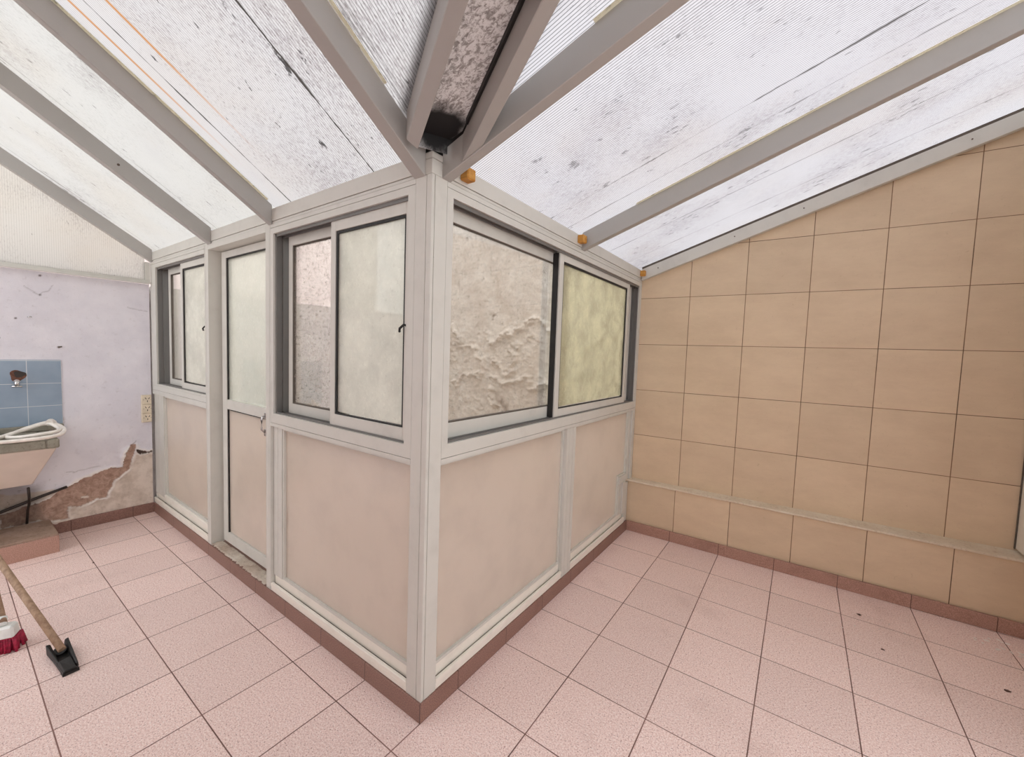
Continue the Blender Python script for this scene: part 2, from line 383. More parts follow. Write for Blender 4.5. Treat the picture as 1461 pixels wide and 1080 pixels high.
def inpoly(P, Y, Z):
    inside = np.zeros(Y.shape, bool); n = len(P)
    for i in range(n):
        y0, z0 = P[i]; y1, z1 = P[(i + 1) % n]
        if z0 == z1: continue
        c = ((z0 > Z) != (z1 > Z)) & (Y < (y1 - y0) * (Z - z0) / (z1 - z0) + y0)
        inside ^= c
    return inside
def segdist(L, Y, Z):
    best = np.full(Y.shape, 9.)
    for (a, b), (c, d) in zip(L, L[1:]):
        vx, vy = c - a, d - b; q = max(vx * vx + vy * vy, 1e-9)
        t = np.clip(((Y - a) * vx + (Z - b) * vy) / q, 0, 1)
        best = np.minimum(best, np.hypot(Y - a - t * vx, Z - b - t * vy))
    return best
def fbm(A, B, scale, octs, seed):
    out = np.empty(A.shape); fa, fb, fo = A.ravel(), B.ravel(), out.ravel()
    for i in range(fa.size): fo[i] = noise.fractal((fa[i] * scale, fb[i] * scale, seed), .9, 2.1, octs)
    return out
def gridmesh(name, A, B, fn, attrs, mat, back=None):
    """A, B: parameter grids; fn(i, j) gives the points"""
    P = fn; h, w = A.shape
    idx = np.arange(h * w).reshape(h, w)
    faces = np.stack([idx[:-1, :-1], idx[:-1, 1:], idx[1:, 1:], idx[1:, :-1]], -1).reshape(-1, 4)
    me = bpy.data.meshes.new(name); me.from_pydata(P.reshape(-1, 3).tolist(), [], faces.tolist())
    for k, v in attrs.items():
        at = me.attributes.new(k, 'FLOAT', 'POINT'); at.data.foreach_set('value', np.ascontiguousarray(v, dtype=np.float32).ravel())
    me.polygons.foreach_set('use_smooth', [True] * len(me.polygons))
    me.materials.append(mat); o = bpy.data.objects.new(name, me); COL.objects.link(o)
    if back is not None:                                   # solid wall body behind the modelled skin
        MB().box(*back).build('wall_body', mat, o)
    return o
# painted wall with its peeled patch
PEEL = [(-0.608, .231), (-.555, .256), (-.522, .289), (-.468, .317), (-.419, .347), (-.366, .368), (-.305, .389), (-.261, .397), (-.248, .408), (-.178, .397), (-.156, .502), (-.128, .56), (-.101, .565), (-.095, .518), (-.116, .476), (-.137, .425), (-.141, .381), (-.175, .352), (-.231, .302), (-.255, .236), (-.259, .201), (-.278, .189), (-.327, .194), (-.37, .171), (-.403, .154), (-.429, .171), (-.463, .18), (-.469, .14), (-.459, .086), (-.526, .087), (-.58, .104), (-.605, .133), (-.657, .117), (-.77, .115), (-.768, .207), (-.68, .228)]
PEEL2 = [(-.095, .523), (-.061, .512), (-.033, .493), (-.004, .502), (-.001, .492), (-.047, .482), (-.075, .482), (-.089, .499)]
FL = [(-.404, .232), (-.369, .227), (-.366, .213), (-.393, .212)]
ys = np.arange(-1.3, 0.0001, .0055); zs = np.arange(0, 1.801, .0055)
Y, Z = np.meshgrid(ys, zs)
n1 = fbm(Y, Z, 16, 4, 1.3); n2 = fbm(Y, Z, 16, 4, 7.7); n3 = fbm(Y, Z, 7, 4, 4.1)
Yw, Zw = Y + n1 * .012, Z + n2 * .012
pe = inpoly(PEEL, Yw, Zw) & ~inpoly(FL, Yw, Zw)
pe |= inpoly(PEEL2, Yw, Zw)
dist = np.minimum(segdist(PEEL + PEEL[:1], Yw, Zw), segdist(PEEL2 + PEEL2[:1], Yw, Zw))
pef = pe.astype(float)
curl = np.where(pe, 0, np.clip(1.3 - dist / .018, 0, 1)) * np.clip(.75 + n3 * 1.6, 0, 1)
bub = np.where(pe, 0, np.clip(1 - dist / .09, 0, 1))
dark = inpoly(PEEL2, Yw, Zw) * .8 + np.clip(1 - segdist([(-.16, .50), (-.145, .53), (-.10, .59)], Yw, Zw) / .006, 0, 1) * .5
for L in ([(-.627, 1.693), (-.598, 1.666), (-.562, 1.643), (-.533, 1.675), (-.501, 1.712)], [(-.128, 1.612), (-.07, 1.60), (-.015, 1.587)], [(-.478, 1.0), (-.478, .7)], [(-.47, .42), (-.36, .425), (-.30, .43)]):
    dark = np.maximum(dark, np.clip(1 - segdist(L, Y + n1 * .01, Z + n2 * .01) / .005, 0, 1) * .38)
for q, r in (((-.559, 1.772), .007), ((-.562, 1.645), .006), ((-.67, 1.481), .006), ((-.485, 1.30), .007), ((-.74, 1.35), .005)):
    dark = np.maximum(dark, np.clip(1.4 - np.hypot(Y - q[0], Z - q[1]) / r, 0, 1))
low_line = np.interp(Y, [-1.3, -.47, -.408, -.261, -.178, -.096, .01], [.36, .31, .344, .405, .40, .475, .485])
lower = np.clip((low_line + n3 * .03 - Z) / .012 + .5, 0, 1)
dirt = np.clip(1 - Z / .22, 0, 1) * np.clip(.5 + n3, 0, 1) + np.clip((-.5 - Y) / .1, 0, 1) * np.clip((.42 - Z) / .1, 0, 1) * .9  # noisy dirt by the floor, plus extra mottling below the sink
dark = np.maximum(dark, np.clip((-.56 - Y) / .06, 0, 1) * np.clip((.40 + n3 * .05 - Z) / .05, 0, 1) * .55)  # wall made darker below the sink
X = -LX + n3 * .002 + bub * np.clip(n1 + .3, 0, 1) * .012 + curl * .010 - pef * (.006 + np.abs(n2) * .006)
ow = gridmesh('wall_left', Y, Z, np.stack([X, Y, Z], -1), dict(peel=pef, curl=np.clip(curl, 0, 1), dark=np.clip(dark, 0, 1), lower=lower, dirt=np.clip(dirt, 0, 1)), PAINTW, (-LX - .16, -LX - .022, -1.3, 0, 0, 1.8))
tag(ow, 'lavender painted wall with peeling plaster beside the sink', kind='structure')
m = MB(); m.box(-LX - .15, -LX - .012, -3, -1.3, 0, 1.8); tag(m.build('wall_left_plain', PAINTW), 'plain stretch of the lavender wall past the sink', kind='structure')
# light well: stucco walls seen through the windows
xs = np.arange(-2.5, -.099, .0085); zs = np.arange(0.3, 2.6, .0085)
Xg, Zg = np.meshgrid(xs, zs)
RIDGES = [[(-1.506, 1.484), (-1.34, 1.535), (-1.2, 1.568), (-1.031, 1.638), (-.903, 1.645), (-.829, 1.591), (-.743, 1.598)], [(-1.088, 1.647), (-.978, 1.692), (-.884, 1.629), (-.758, 1.553)], [(-2.042, 1.622), (-1.942, 1.55), (-1.867, 1.479), (-1.935, 1.371), (-1.84, 1.391), (-1.749, 1.428)], [(-1.726, 1.429), (-1.652, 1.292), (-1.562, 1.261), (-1.571, 1.21)], [(-1.96, 1.027), (-1.854, 1.106), (-1.761, 1.138), (-1.601, 1.139)], [(-1.434, 1.3), (-1.347, 1.221), (-1.284, 1.183), (-1.184, 1.196)], [(-1.459, 1.131), (-1.382, 1.051), (-1.28, 1.076), (-1.179, 1.083), (-1.123, 1.135), (-1.046, 1.14)], [(-1.045, 1.108), (-1.023, 1.046), (-.911, 1.039), (-.806, 1.094), (-.736, 1.099)], [(-1.456, 1.046), (-1.42, .964)], [(-1.22, 1.552), (-1.256, 1.47), (-1.156, 1.44)], [(-1.027, 1.552), (-1.043, 1.489)], [(-2.029, 1.604), (-2.005, 1.261)], [(-1.505, .923), (-1.373, .833), (-1.307, .757)], [(-1.274, 1.421), (-1.191, 1.342), (-1.227, 1.259)], [(-.7, 1.6), (-.5, 1.45), (-.3, 1.5)], [(-.7, 1.1), (-.45, 1.25), (-.25, 1.2)], [(-2.1, 1.6), (-2.4, 1.45), (-2.7, 1.55)]]
SPOTS = [(-1.483, 1.727, .05), (-1.809, .859, .035), (-1.701, .773, .03), (-1.375, .884, .07), (-1.309, .807, .07), (-1.049, .771, .04), (-.866, 1.043, .016), (-1.247, 1.267, .018), (-1.393, 1.327, .014), (-1.932, .592, .05)]
f1 = fbm(Xg, Zg, 9, 5, 2.2); f2 = fbm(Xg, Zg, 9, 5, 8.8); f3 = fbm(Xg, Zg, 22, 4, 5.5)
rd = np.full(Xg.shape, 9.)
for r_ in RIDGES: rd = np.minimum(rd, segdist(r_, Xg + f1 * .05, Zg + f2 * .05))
ridge = np.clip(1 - rd / .04, 0, 1) ** 1.3
band = np.clip((Zg - .55) / .25, 0, 1) * np.clip((1.72 - Zg) / .15, 0, 1)
rough = np.clip(1 - np.abs(f1) * 3.2, 0, 1) ** 2 * band
f4 = fbm(Xg, Zg, 60, 3, 9.1)
disp = ridge * (.044 + .036 * f3) + rough * .012 * np.clip(f3 + .6, 0, 1) + f3 * .0045 + f2 * .006 + f4 * (.0012 + .0022 * band)
spot = np.zeros(Xg.shape)
for a, b, r_ in SPOTS: spot = np.maximum(spot, np.clip(1.3 - np.hypot(Xg - a, Zg - b) / r_ - np.clip(f3 * 1.2 + .3, 0, 1.2), 0, 1))
ow = gridmesh('wall_lightwell_back', Xg, Zg, np.stack([Xg, 2.25 - disp, Zg], -1)[:, ::-1], dict(ridge=np.clip(ridge + rough * .5, 0, 1)[:, ::-1], spot=spot[:, ::-1]), STUCCO, (-3.25, -.1, 2.29, 2.45, 0, 2.93))
tag(ow, 'blistered stucco wall at the back of the light well', kind='structure')
m = MB(); m.box(-LX - .14, -LX, .02, 2.24, 0, 1.79); tag(m.build('wall_lightwell_side', STUCCO_G), 'grey stucco wall with a flat top inside the light well', kind='structure')
m = MB(); m.box(-4.9, -4.75, -1.5, 4.5, 0, 3.6); tag(m.build('wall_far', FARWALL), 'pale wall of the neighbouring building past the light well', kind='structure')
# blue tiled splash patch
m = MB(); m.box(-LX - .004, -LX + .005, -1.25, -.478, .755, 1.212)
tag(m.build('trim_blue_tiles', BLUE, bevel=.001), 'patch of blue square tiles over the sink', kind='structure')

# ------------------------------------------------------------------ roof
def zl(x, y, o=0.): return SB + o - SL * y
def zr(x, y, o=0.): return SB + o + SR * x
cl = empty('ceiling_left', 'translucent sloping roof over the left wing', None, None, 'structure')
cr = empty('ceiling_right', 'translucent ribbed roof over the right wing', None, None, 'structure')
TH = .008
def sheet(name, poly, zf, mat, par):
    MB().prism([(x, y, zf(x, y)) for x, y in poly], [(x, y, zf(x, y, TH)) for x, y in poly], 1, 0, 1).build(name, [mat, CLEAR], par)
YE, XE, OV = -2.0, 3.0, .07
vy = lambda x: x * VY / VX
def ccw(P):
    a = sum(P[i][0] * P[(i + 1) % len(P)][1] - P[(i + 1) % len(P)][0] * P[i][1] for i in range(len(P)))
    return P if a > 0 else P[::-1]
eL = lambda x: (x, OV); vL = lambda x: (x, vy(x) - .085)
sheet('roof_sheet', ccw([(-3.14, OV), (-1.93, OV), (-1.93, YE), (-3.14, YE)]), zl, SH_L, cl)
sheet('roof_sheet', ccw([(-1.926, OV), (-1.146, OV), (-1.146, YE), (-1.926, YE)]), zl, SH_L, cl)
sheet('roof_sheet', ccw([(-1.142, OV), (-.068, OV), (-.068, YE), (-1.142, YE)]), zl, SH_LM, cl)
xv = .064
sheet('roof_sheet', ccw([(-.064, -.055), (-.05, vy(-.05) - .087), (2.4, vy(2.4) - .087), (3.4, YE), (-.064, YE)]), zl, SH_LV, cl)
sheet('roof_sheet', ccw([(.108, .072), (3.0, vy(3.0) + .12), (XE, .072)]), zr, SH_R, cr)
sheet('roof_sheet', ccw([(-OV, .081), (XE, .081), (XE, 1.176), (-OV, 1.176)]), zr, SH_R, cr)
sheet('roof_sheet', ccw([(-OV, 1.18), (XE, 1.18), (XE, 2.34), (-OV, 2.27)]), zr, SH_R, cr)
# light joint strips lying along the rafters
def strip_l(x0, x1, y0=-.02):
    MB().hexa([(x0, y0, zl(0, y0, -.004)), (x1, y0, zl(0, y0, -.004)), (x1, YE, zl(0, YE, -.004)), (x0, YE, zl(0, YE, -.004)), (x0, y0, zl(0, y0, -.0005)), (x1, y0, zl(0, y0, -.0005)), (x1, YE, zl(0, YE, -.0005)), (x0, YE, zl(0, YE, -.0005))]).build('joint_strip', JOINT, cl)
def strip_r(y0, y1, x0=.0):
    MB().hexa([(x0, y0, zr(x0, 0, -.004)), (XE, y0, zr(XE, 0, -.004)), (XE, y1, zr(XE, 0, -.004)), (x0, y1, zr(x0, 0, -.004)), (x0, y0, zr(x0, 0, -.0005)), (XE, y0, zr(XE, 0, -.0005)), (XE, y1, zr(XE, 0, -.0005)), (x0, y1, zr(x0, 0, -.0005))]).build('joint_strip', JOINT, cr)
strip_l(-.036, -.024, -.17); strip_l(-1.134, -1.118); strip_r(1.142, 1.156, .3); strip_r(.040, .052, .55)

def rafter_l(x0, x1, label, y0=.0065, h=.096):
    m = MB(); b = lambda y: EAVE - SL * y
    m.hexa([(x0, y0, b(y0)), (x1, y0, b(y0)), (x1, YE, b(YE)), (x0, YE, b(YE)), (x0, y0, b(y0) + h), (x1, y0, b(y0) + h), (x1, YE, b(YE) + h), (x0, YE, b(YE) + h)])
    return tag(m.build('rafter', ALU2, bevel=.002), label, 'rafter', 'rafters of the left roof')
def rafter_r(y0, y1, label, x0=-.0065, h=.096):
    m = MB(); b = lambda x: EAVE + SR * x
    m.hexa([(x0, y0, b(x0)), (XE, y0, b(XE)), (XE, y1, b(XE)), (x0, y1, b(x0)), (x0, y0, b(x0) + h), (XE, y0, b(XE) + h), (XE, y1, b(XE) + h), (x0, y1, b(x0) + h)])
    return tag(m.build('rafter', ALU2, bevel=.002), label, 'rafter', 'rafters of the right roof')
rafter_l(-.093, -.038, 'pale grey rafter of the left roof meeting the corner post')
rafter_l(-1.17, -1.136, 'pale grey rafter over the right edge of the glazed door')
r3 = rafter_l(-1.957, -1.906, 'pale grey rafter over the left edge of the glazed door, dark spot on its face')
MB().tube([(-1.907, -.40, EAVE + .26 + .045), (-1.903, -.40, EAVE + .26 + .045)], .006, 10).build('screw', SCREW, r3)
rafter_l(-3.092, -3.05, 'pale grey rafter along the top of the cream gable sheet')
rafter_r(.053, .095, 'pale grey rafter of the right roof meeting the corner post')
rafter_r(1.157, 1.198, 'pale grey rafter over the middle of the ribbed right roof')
# sloping rail on the tiled wall
m = MB(); b = lambda x: EAVE - .005 + SR * x
q = lambda x, y, z: (x, y + .04 * x, z)
m.hexa([q(.0, 2.196, b(0)), q(XE - .7, 2.196, b(XE - .7)), q(XE - .7, 2.234, b(XE - .7)), q(0, 2.234, b(0)), q(0, 2.196, b(0) + .085), q(XE - .7, 2.196, b(XE - .7) + .085), q(XE - .7, 2.234, b(XE - .7) + .085), q(0, 2.234, b(0) + .085)])
wr = tag(m.build('wall_rail', ALU, bevel=.002), 'sloping white rail fixed along the top of the beige tiled wall', 'rail')
MB().hexa([q(.0, 2.199, b(0) + .085), q(2.3, 2.199, b(2.3) + .085), q(2.3, 2.23, b(2.3) + .085), q(0, 2.23, b(0) + .085), q(0, 2.199, b(0) + .101), q(2.3, 2.199, b(2.3) + .101), q(2.3, 2.23, b(2.3) + .101), q(0, 2.23, b(0) + .101)]).build('sealant_strip', GROOVE, wr)
for x in (.12, .62, 1.0, 1.72):
    MB().tube([q(x, 2.197, b(x) + .045), q(x, 2.193, b(x) + .045)], .004, 8).build('screw', SCREW, wr)
# valley: two beams and the galvanised gutter they carry
def vp(t, p): return (VX * t - VY * p, VY * t + VX * p)
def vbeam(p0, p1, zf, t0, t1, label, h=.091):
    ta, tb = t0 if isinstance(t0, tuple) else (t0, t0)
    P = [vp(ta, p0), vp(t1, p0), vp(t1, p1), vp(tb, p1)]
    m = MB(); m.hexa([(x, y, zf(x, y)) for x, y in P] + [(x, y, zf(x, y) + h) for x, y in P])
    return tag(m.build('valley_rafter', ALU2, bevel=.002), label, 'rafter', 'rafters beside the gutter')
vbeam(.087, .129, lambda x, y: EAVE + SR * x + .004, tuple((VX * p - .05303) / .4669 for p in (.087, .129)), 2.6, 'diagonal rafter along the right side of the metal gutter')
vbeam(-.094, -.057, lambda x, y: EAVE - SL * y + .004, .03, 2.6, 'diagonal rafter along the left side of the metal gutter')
gt = empty('valley_gutter', 'mottled galvanised gutter running up from the corner post, black at its lower end', 'gutter')
def gut(t0, t1, lift, mat, name):
    z = lambda t: SB + .022 + lift + .3035 * t
    m = MB()
    for p0, p1, a0, a1 in ((-.0535, .083, 0, .003), (-.0565, -.0535, 0, .06), (.083, .086, 0, .06), (-.105, -.0565, .057, .06), (.086, .135, .057, .06)):
        m.hexa([vp(t0, p0) + (z(t0) + a0,), vp(t1, p0) + (z(t1) + a0,), vp(t1, p1) + (z(t1) + a0,), vp(t0, p1) + (z(t0) + a0,), vp(t0, p0) + (z(t0) + a1,), vp(t1, p0) + (z(t1) + a1,), vp(t1, p1) + (z(t1) + a1,), vp(t0, p1) + (z(t0) + a1,)])
    if name == 'gutter_trough':
        m.hexa([vp(t0, -.05) + (z(t0) - .05,), vp(t0 + .003, -.05) + (z(t0) - .05,), vp(t0 + .003, .05) + (z(t0) - .05,), vp(t0, .05) + (z(t0) - .05,), vp(t0, -.05) + (z(t0) + .06,), vp(t0 + .003, -.05) + (z(t0) + .06,), vp(t0 + .003, .05) + (z(t0) + .06,), vp(t0, .05) + (z(t0) + .06,)])
    m.build(name, mat, gt)
gut(.0, .455, 0, GALV, 'gutter_trough'); gut(.44, 2.6, .007, GALV_D, 'gutter_extension')
m = MB(); z = lambda t: SB + .019 + .3035 * t
m.hexa([vp(.1, .079) + (z(.1) - .016,), vp(2.6, .079) + (z(2.6) - .016,), vp(2.6, .0865) + (z(2.6) - .016,), vp(.1, .0865) + (z(.1) - .016,), vp(.1, .079) + (z(.1) + .002,), vp(2.6, .079) + (z(2.6) + .002,), vp(2.6, .0865) + (z(2.6) + .002,), vp(.1, .0865) + (z(.1) + .002,)]).build('black_sealant', GASKET, gt)
m = MB()
m.box(-.066, -.008, .062, .066, 1.99, SB + .09).box(-.066, -.062, .008, .066, 1.99, SB + .09)
m.box(-.066, .05, -.05, .066, SB + .084, SB + .09)
m.build('black_end_box', GASKET, gt)
def plug(zf, x0, x1, y0, y1):
    P = [(x0, y0), (x1, y0), (x1, y1), (x0, y1)]
    return MB().hexa([(x, y, zf(x, y, -.0005)) for x, y in P] + [(x, y, zf(x, y, .03)) for x, y in P]).build('black_sealant', GASKET, gt)
plug(zr, -.0065, .105, .0535, .080)
# gable sheet on the lavender wall
gb = empty('gable_panel', 'cream translucent sheet filling the gable over the lavender wall', 'panel')
gy = YE
MB().prism([(-LX + .016, -.03, 1.828), (-LX + .016, gy, 1.828), (-LX + .016, gy, EAVE - SL * gy + .09), (-LX + .016, -.03, EAVE + .09)], [(-LX + .008, -.03, 1.828), (-LX + .008, gy, 1.828), (-LX + .008, gy, EAVE - SL * gy + .09), (-LX + .008, -.03, EAVE + .09)], 1, 0, 1).build('ribbed_sheet', [GABLE, CLEAR], gb)
MB().box(-LX + .0, -LX + .045, YE, -.001, 1.80, 1.812).box(-LX, -LX + .03, YE, -.001, 1.812, 1.828).build('bottom_rail', ALU, gb)
MB().box(-LX + .002, -LX + .03, -.03, -.001, 1.8285, EAVE - .004).build('end_stile', ALU, gb)

# ------------------------------------------------------------------ glazed partition
Z0 = .0765
# corner post
cp = empty('corner_post', 'white grooved aluminium post at the outer corner of the glazed partition', 'post')
def postpoly(g):                     # plan outline with two fine grooves in each outer face
    a, w = GAP, .004
    return [(-a, a), (-a, .019 + 0), (-a - w * g, .019), (-a - w * g, .022), (-a, .022), (-a, .080), (-.086, .080), (-.086, a), (-.033, a), (-.033, a + w * g), (-.030, a + w * g), (-.030, a)]
P = postpoly(1)
MB().prism([(x, y, Z0) for x, y in P], [(x, y, EAVE) for x, y in P], 0).build('post_shaft', ALU, cp)
MB().box(-.060, -GAP, GAP, .060, EAVE + .0015, 2.018).build('post_cap', ALU, cp, .0015)
MB().box(-.061, -GAP + .001, GAP - .001, .061, 2.0195, 2.041).build('cap_lid', ALU, cp, .0015)
# eave beams
m = MB()
for z0, z1, dd in ((EAVE + .0005, 1.979, .003), (1.9805, 2.041, 0.)): ubox(m, LF, .062, 3.107, dd, .075, z0, z1)
tag(m.build('eave_beam', AL, bevel=.001), 'long white eave beam over the left windows and door', 'beam')
m = MB()
for z0, z1, dd in ((EAVE + .0005, 1.979, .003), (1.9805, 2.041, 0.)): ubox(m, RF, .062, 2.228, dd, .075, z0, z1)
tag(m.build('eave_beam', AL, bevel=.001), 'long white eave beam over the right sliding window', 'beam')

def window(name, label, F, fo, op, sashes, latch=None, seals=()):
    """fo: outer u0,u1,z0,z1 of the frame; op: opening u0,u1,z0,z1; sashes: (u0,u1,d,stile widths,rail top,rail bottom,glass material,z0,z1)"""
    w = empty(name, label, None, None, 'structure')
    m = MB()
    hbar(m, F, fo[0], fo[1], 0, .09, op[3], fo[3], (fo[3] - .018,))
    hbar(m, F, fo[0], fo[1], 0, .09, fo[2], op[2], (fo[2] + .018,) if op[2] - fo[2] > .03 else ())
    ubox(m, F, fo[0], op[0], 0, .09, op[2], op[3]); ubox(m, F, op[1], fo[1], 0, .09, op[2], op[3])
    m.build('window_frame', AL, w)
    m = MB()
    for d0 in (.010, .042, .078):
        ubox(m, F, op[0], op[1], d0, d0 + .004, op[3] - .014, op[3]); ubox(m, F, op[0], op[1], d0, d0 + .004, op[2], op[2] + .008)
        ubox(m, F, op[1] - .012, op[1], d0, d0 + .004, op[2], op[3])
    ubox(m, F, op[0], op[1], .014, .088, op[3] - .003, op[3]); ubox(m, F, op[1] - .003, op[1], .014, .088, op[2], op[3]); ubox(m, F, op[0], op[1], .014, .088, op[2], op[2] + .002)  # thin dark plates laid over the frame's inner reveals to darken them
    m.build('track_and_reveal', TRACK, w)
    ubox(MB(), F, op[0] + .001, op[1] - .001, .088, .0895, op[3] - .012, op[3] - .001).build('dark_head_strip', GASKET, w)  # black strip along the back of the head recess
    u0, u1 = sashes[0][0], sashes[0][1]
    m = MB()
    for a, b in seals: ubox(m, F, a, b, .024, .054, op[2] + .008, op[3] - .014)
    m.build('brush_seal', GASKET, w)
    for i, (u0, u1, d, wl, wr_, rt, rb, gm, z0, z1) in enumerate(sashes):
        m = MB(); t = .022
        ubox(m, F, u0, u0 + wl, d, d + t, z0, z1); ubox(m, F, u1 - wr_, u1, d, d + t, z0, z1)
        ubox(m, F, u0 + wl, u1 - wr_, d, d + t, z1 - rt, z1); ubox(m, F, u0 + wl, u1 - wr_, d, d + t, z0, z0 + rb)
        so = m.build('sash', ALU, w, .001)
        g = (.011 if i == 0 else .004); a, b, c, e = u0 + wl, u1 - wr_, z0 + rb, z1 - rt
        m = MB(); ubox(m, F, a, a + g, d + .004, d + .018, c, e); ubox(m, F, b - g, b, d + .004, d + .018, c, e); ubox(m, F, a + g, b - g, d + .004, d + .018, e - g, e); ubox(m, F, a + g, b - g, d + .004, d + .018, c, c + .006)
        m.build('gasket', GASKET if i == 0 else GROOVE, so)
        ubox(MB(), F, a + g, b - g, d + .010, d + .014, c + g, e - g).build('glass_pane', gm, so)
        if latch and latch[0] == i:
            u, z = latch[1], latch[2]
            MB().tube([F(u, d - .001, z), F(u + .006, d - .012, z + .004), F(u + .022, d - .018, z - .010), F(u + .030, d - .012, z - .022)], .0045, 8).build('latch', BLACK, so)
    return w
window('window_1', 'small sliding window at the far left beside the lavender wall', LF, (2.012, 3.106, 1.022, 1.965), (2.017, 2.985, 1.035, 1.918),
       [(2.018, 2.50, .016, .022, .035, .05, .045, GL_HAZE, 1.037, 1.916), (2.46, 2.90, .056, .035, .04, .05, .045, GL_CLEAR, 1.037, 1.916)], (0, 2.026, 1.465), ((2.017, 2.0178), (2.502, 2.506)))
window('window_2', 'sliding window between the glazed door and the corner post', LF, (.087, 1.154, .952, 1.965), (.125, 1.124, 1.02, 1.918),
       [(.127, .640, .016, .026, .034, .052, .052, GL_HAZE, 1.023, 1.914), (.585, 1.085, .056, .04, .035, .05, .05, GL_GRIME, 1.023, 1.914)], (0, .135, 1.455), ((.1252, .1268), (.642, .646)))
window('window_3', 'wide sliding window in the right partition before the stucco wall', RF, (.081, 2.225, .952, 1.965), (.113, 2.19, 1.022, 1.918),
       [(.943, 2.013, .016, .044, .044, .045, .045, GL_GREEN, 1.026, 1.914), (.116, 1.08, .056, .04, .06, .055, .06, GL_CLEAR, 1.026, 1.914), (2.075, 2.165, .056, .03, .03, .05, .05, GL_GREEN, 1.026, 1.914)], None, ((.934, .9425), (2.0135, 2.022)))

def panel(label, F, poly, dpt=.03):
    p = empty('infill_panel', label, 'panel')
    MB().prism([F(u, dpt, z) for u, z in poly], [F(u, dpt + .01, z) for u, z in poly]).build('frosted_sheet', FROST, p)
    return p
def part(p, F, name, mat, *boxes):
    m = MB()
    for b in boxes: ubox(m, F, *b)
    return m.build(name, mat, p, .0015)
def glazbead(p, F, poly, d0=.018, w=.012):
    m = MB(); n = len(poly); cu = sum(a for a, b in poly) / n; cz = sum(b for a, b in poly) / n
    inner = []
    for i in range(n):
        a, b, c = poly[i - 1], poly[i], poly[(i + 1) % n]
        e1 = Vector((b[0] - a[0], b[1] - a[1])).normalized(); e2 = Vector((c[0] - b[0], c[1] - b[1])).normalized()
        n1_, n2_ = Vector((-e1.y, e1.x)), Vector((-e2.y, e2.x)); k = (n1_ + n2_) / (1 + n1_.dot(n2_))
        inner.append((b[0] + k.x * w, b[1] + k.y * w))
    for i in range(n):
        a, b, c, e = poly[i], poly[(i + 1) % n], inner[(i + 1) % n], inner[i]
        m.hexa([F(q[0], d0, q[1]) for q in (a, b, c, e)] + [F(q[0], dpt_, q[1]) for q in (a, b, c, e) for dpt_ in (d0 + .0115,)])
    return m.build('glazing_bead', ALU, p)
def sill(p, F, u0, u1):
    m = MB()
    ubox(m, F, u0, u1, .0, .08, Z0, .100); ubox(m, F, u0, u1, -.002, .012, .100, .118); ubox(m, F, u0, u1, .012, .03, .100, .108, 1)
    ubox(m, F, u0, u1, .020, .08, .108, .158)
    return m.build('sill_rail', [SILL, GROOVE], p, .002)
rect = lambda a, b, c, d: [(a, c), (b, c), (b, d), (a, d)]
# left of the corner
pc = panel('beige frosted panel below the window nearest the corner post, left side', LF, rect(.088, 1.066, .158, .951))
glazbead(pc, LF, rect(.088, 1.066, .159, .951)); sill(pc, LF, .087, 1.154)
mm = MB(); vbar(mm, LF, 1.067, 1.154, .014, .08, .159, .951, (1.11,)); mm.build('side_stile', AL, pc)
pa = panel('beige frosted panel below the small far left window', LF, rect(2.012, 2.886, .186, 1.02))
glazbead(pa, LF, rect(2.012, 2.886, .187, .951)); sl_ = sill(pa, LF, 2.012, 3.106)
mm = MB(); hbar(mm, LF, 2.012, 3.106, .0, .08, .952, 1.021, (.985,)); mm.build('top_rail', AL, pa)
mm = MB(); vbar(mm, LF, 2.887, 3.106, .010, .08, .159, .951, (2.915, 3.0)); mm.build('side_stile', AL, pa)
MB().box(-2.886, -2.012, .012, .05, .159, .186).build('bottom_trim', SILL, pa, .003)
# posts either side of the door
mm = MB(); vbar(mm, LF, 1.956, 2.010, 0, .075, Z0, EAVE - .001, (1.998,)); tag(mm.build('door_post', AL), 'white grooved post between the small far left window and the glazed door', 'post')
mm = MB(); vbar(mm, LF, 1.156, 1.206, 0, .09, Z0, EAVE - .001, (1.166,)); tag(mm.build('door_post', AL), 'white grooved post between the glazed door and the middle window', 'post')
# door
dr = empty('door_1', 'narrow white glazed door set back between its posts', None, None, 'structure')
m = MB(); ubox(m, LF, 1.207, 1.955, .0, .10, 1.935, EAVE - .001); ubox(m, LF, 1.94, 1.955, .076, .10, .096, 1.935); m.build('door_frame', ALU, dr)
m = MB(); d0, d1 = .062, .095
ubox(m, LF, 1.868, 1.932, d0, d1, .098, 1.928); ubox(m, LF, 1.21, 1.268, d0, d1, .098, 1.928)
ubox(m, LF, 1.268, 1.868, d0, d1, 1.888, 1.928); ubox(m, LF, 1.268, 1.868, d0, d1, .957, 1.016); ubox(m, LF, 1.268, 1.868, d0, d1, .098, .163)
lf = m.build('door_leaf', ALU, dr, .0015)
m = MB(); g = .006
for c, e in ((1.016, 1.888), (.163, .957)):
    ubox(m, LF, 1.868 - g, 1.868, d0 + .004, d1, c, e); ubox(m, LF, 1.268, 1.268 + g, d0 + .004, d1, c, e); ubox(m, LF, 1.268 + g, 1.868 - g, d0 + .004, d1, e - g, e)
m.build('gasket', GASKET, lf)
ubox(MB(), LF, 1.274, 1.862, d0 + .012, d0 + .016, 1.017, 1.882).build('glass_pane', GL_DOOR, lf)
ubox(MB(), LF, 1.274, 1.862, d0 + .012, d0 + .020, .164, .951).build('frosted_sheet', FROST, lf)
m = MB(); ubox(m, LF, 1.336, 1.358, d0 - .006, d0 - .0005, .955, .99); ubox(m, LF, 1.336, 1.358, d0 - .006, d0 - .0005, .86, .90)
lk = m.build('lock_plate', CHROME, lf, .002)
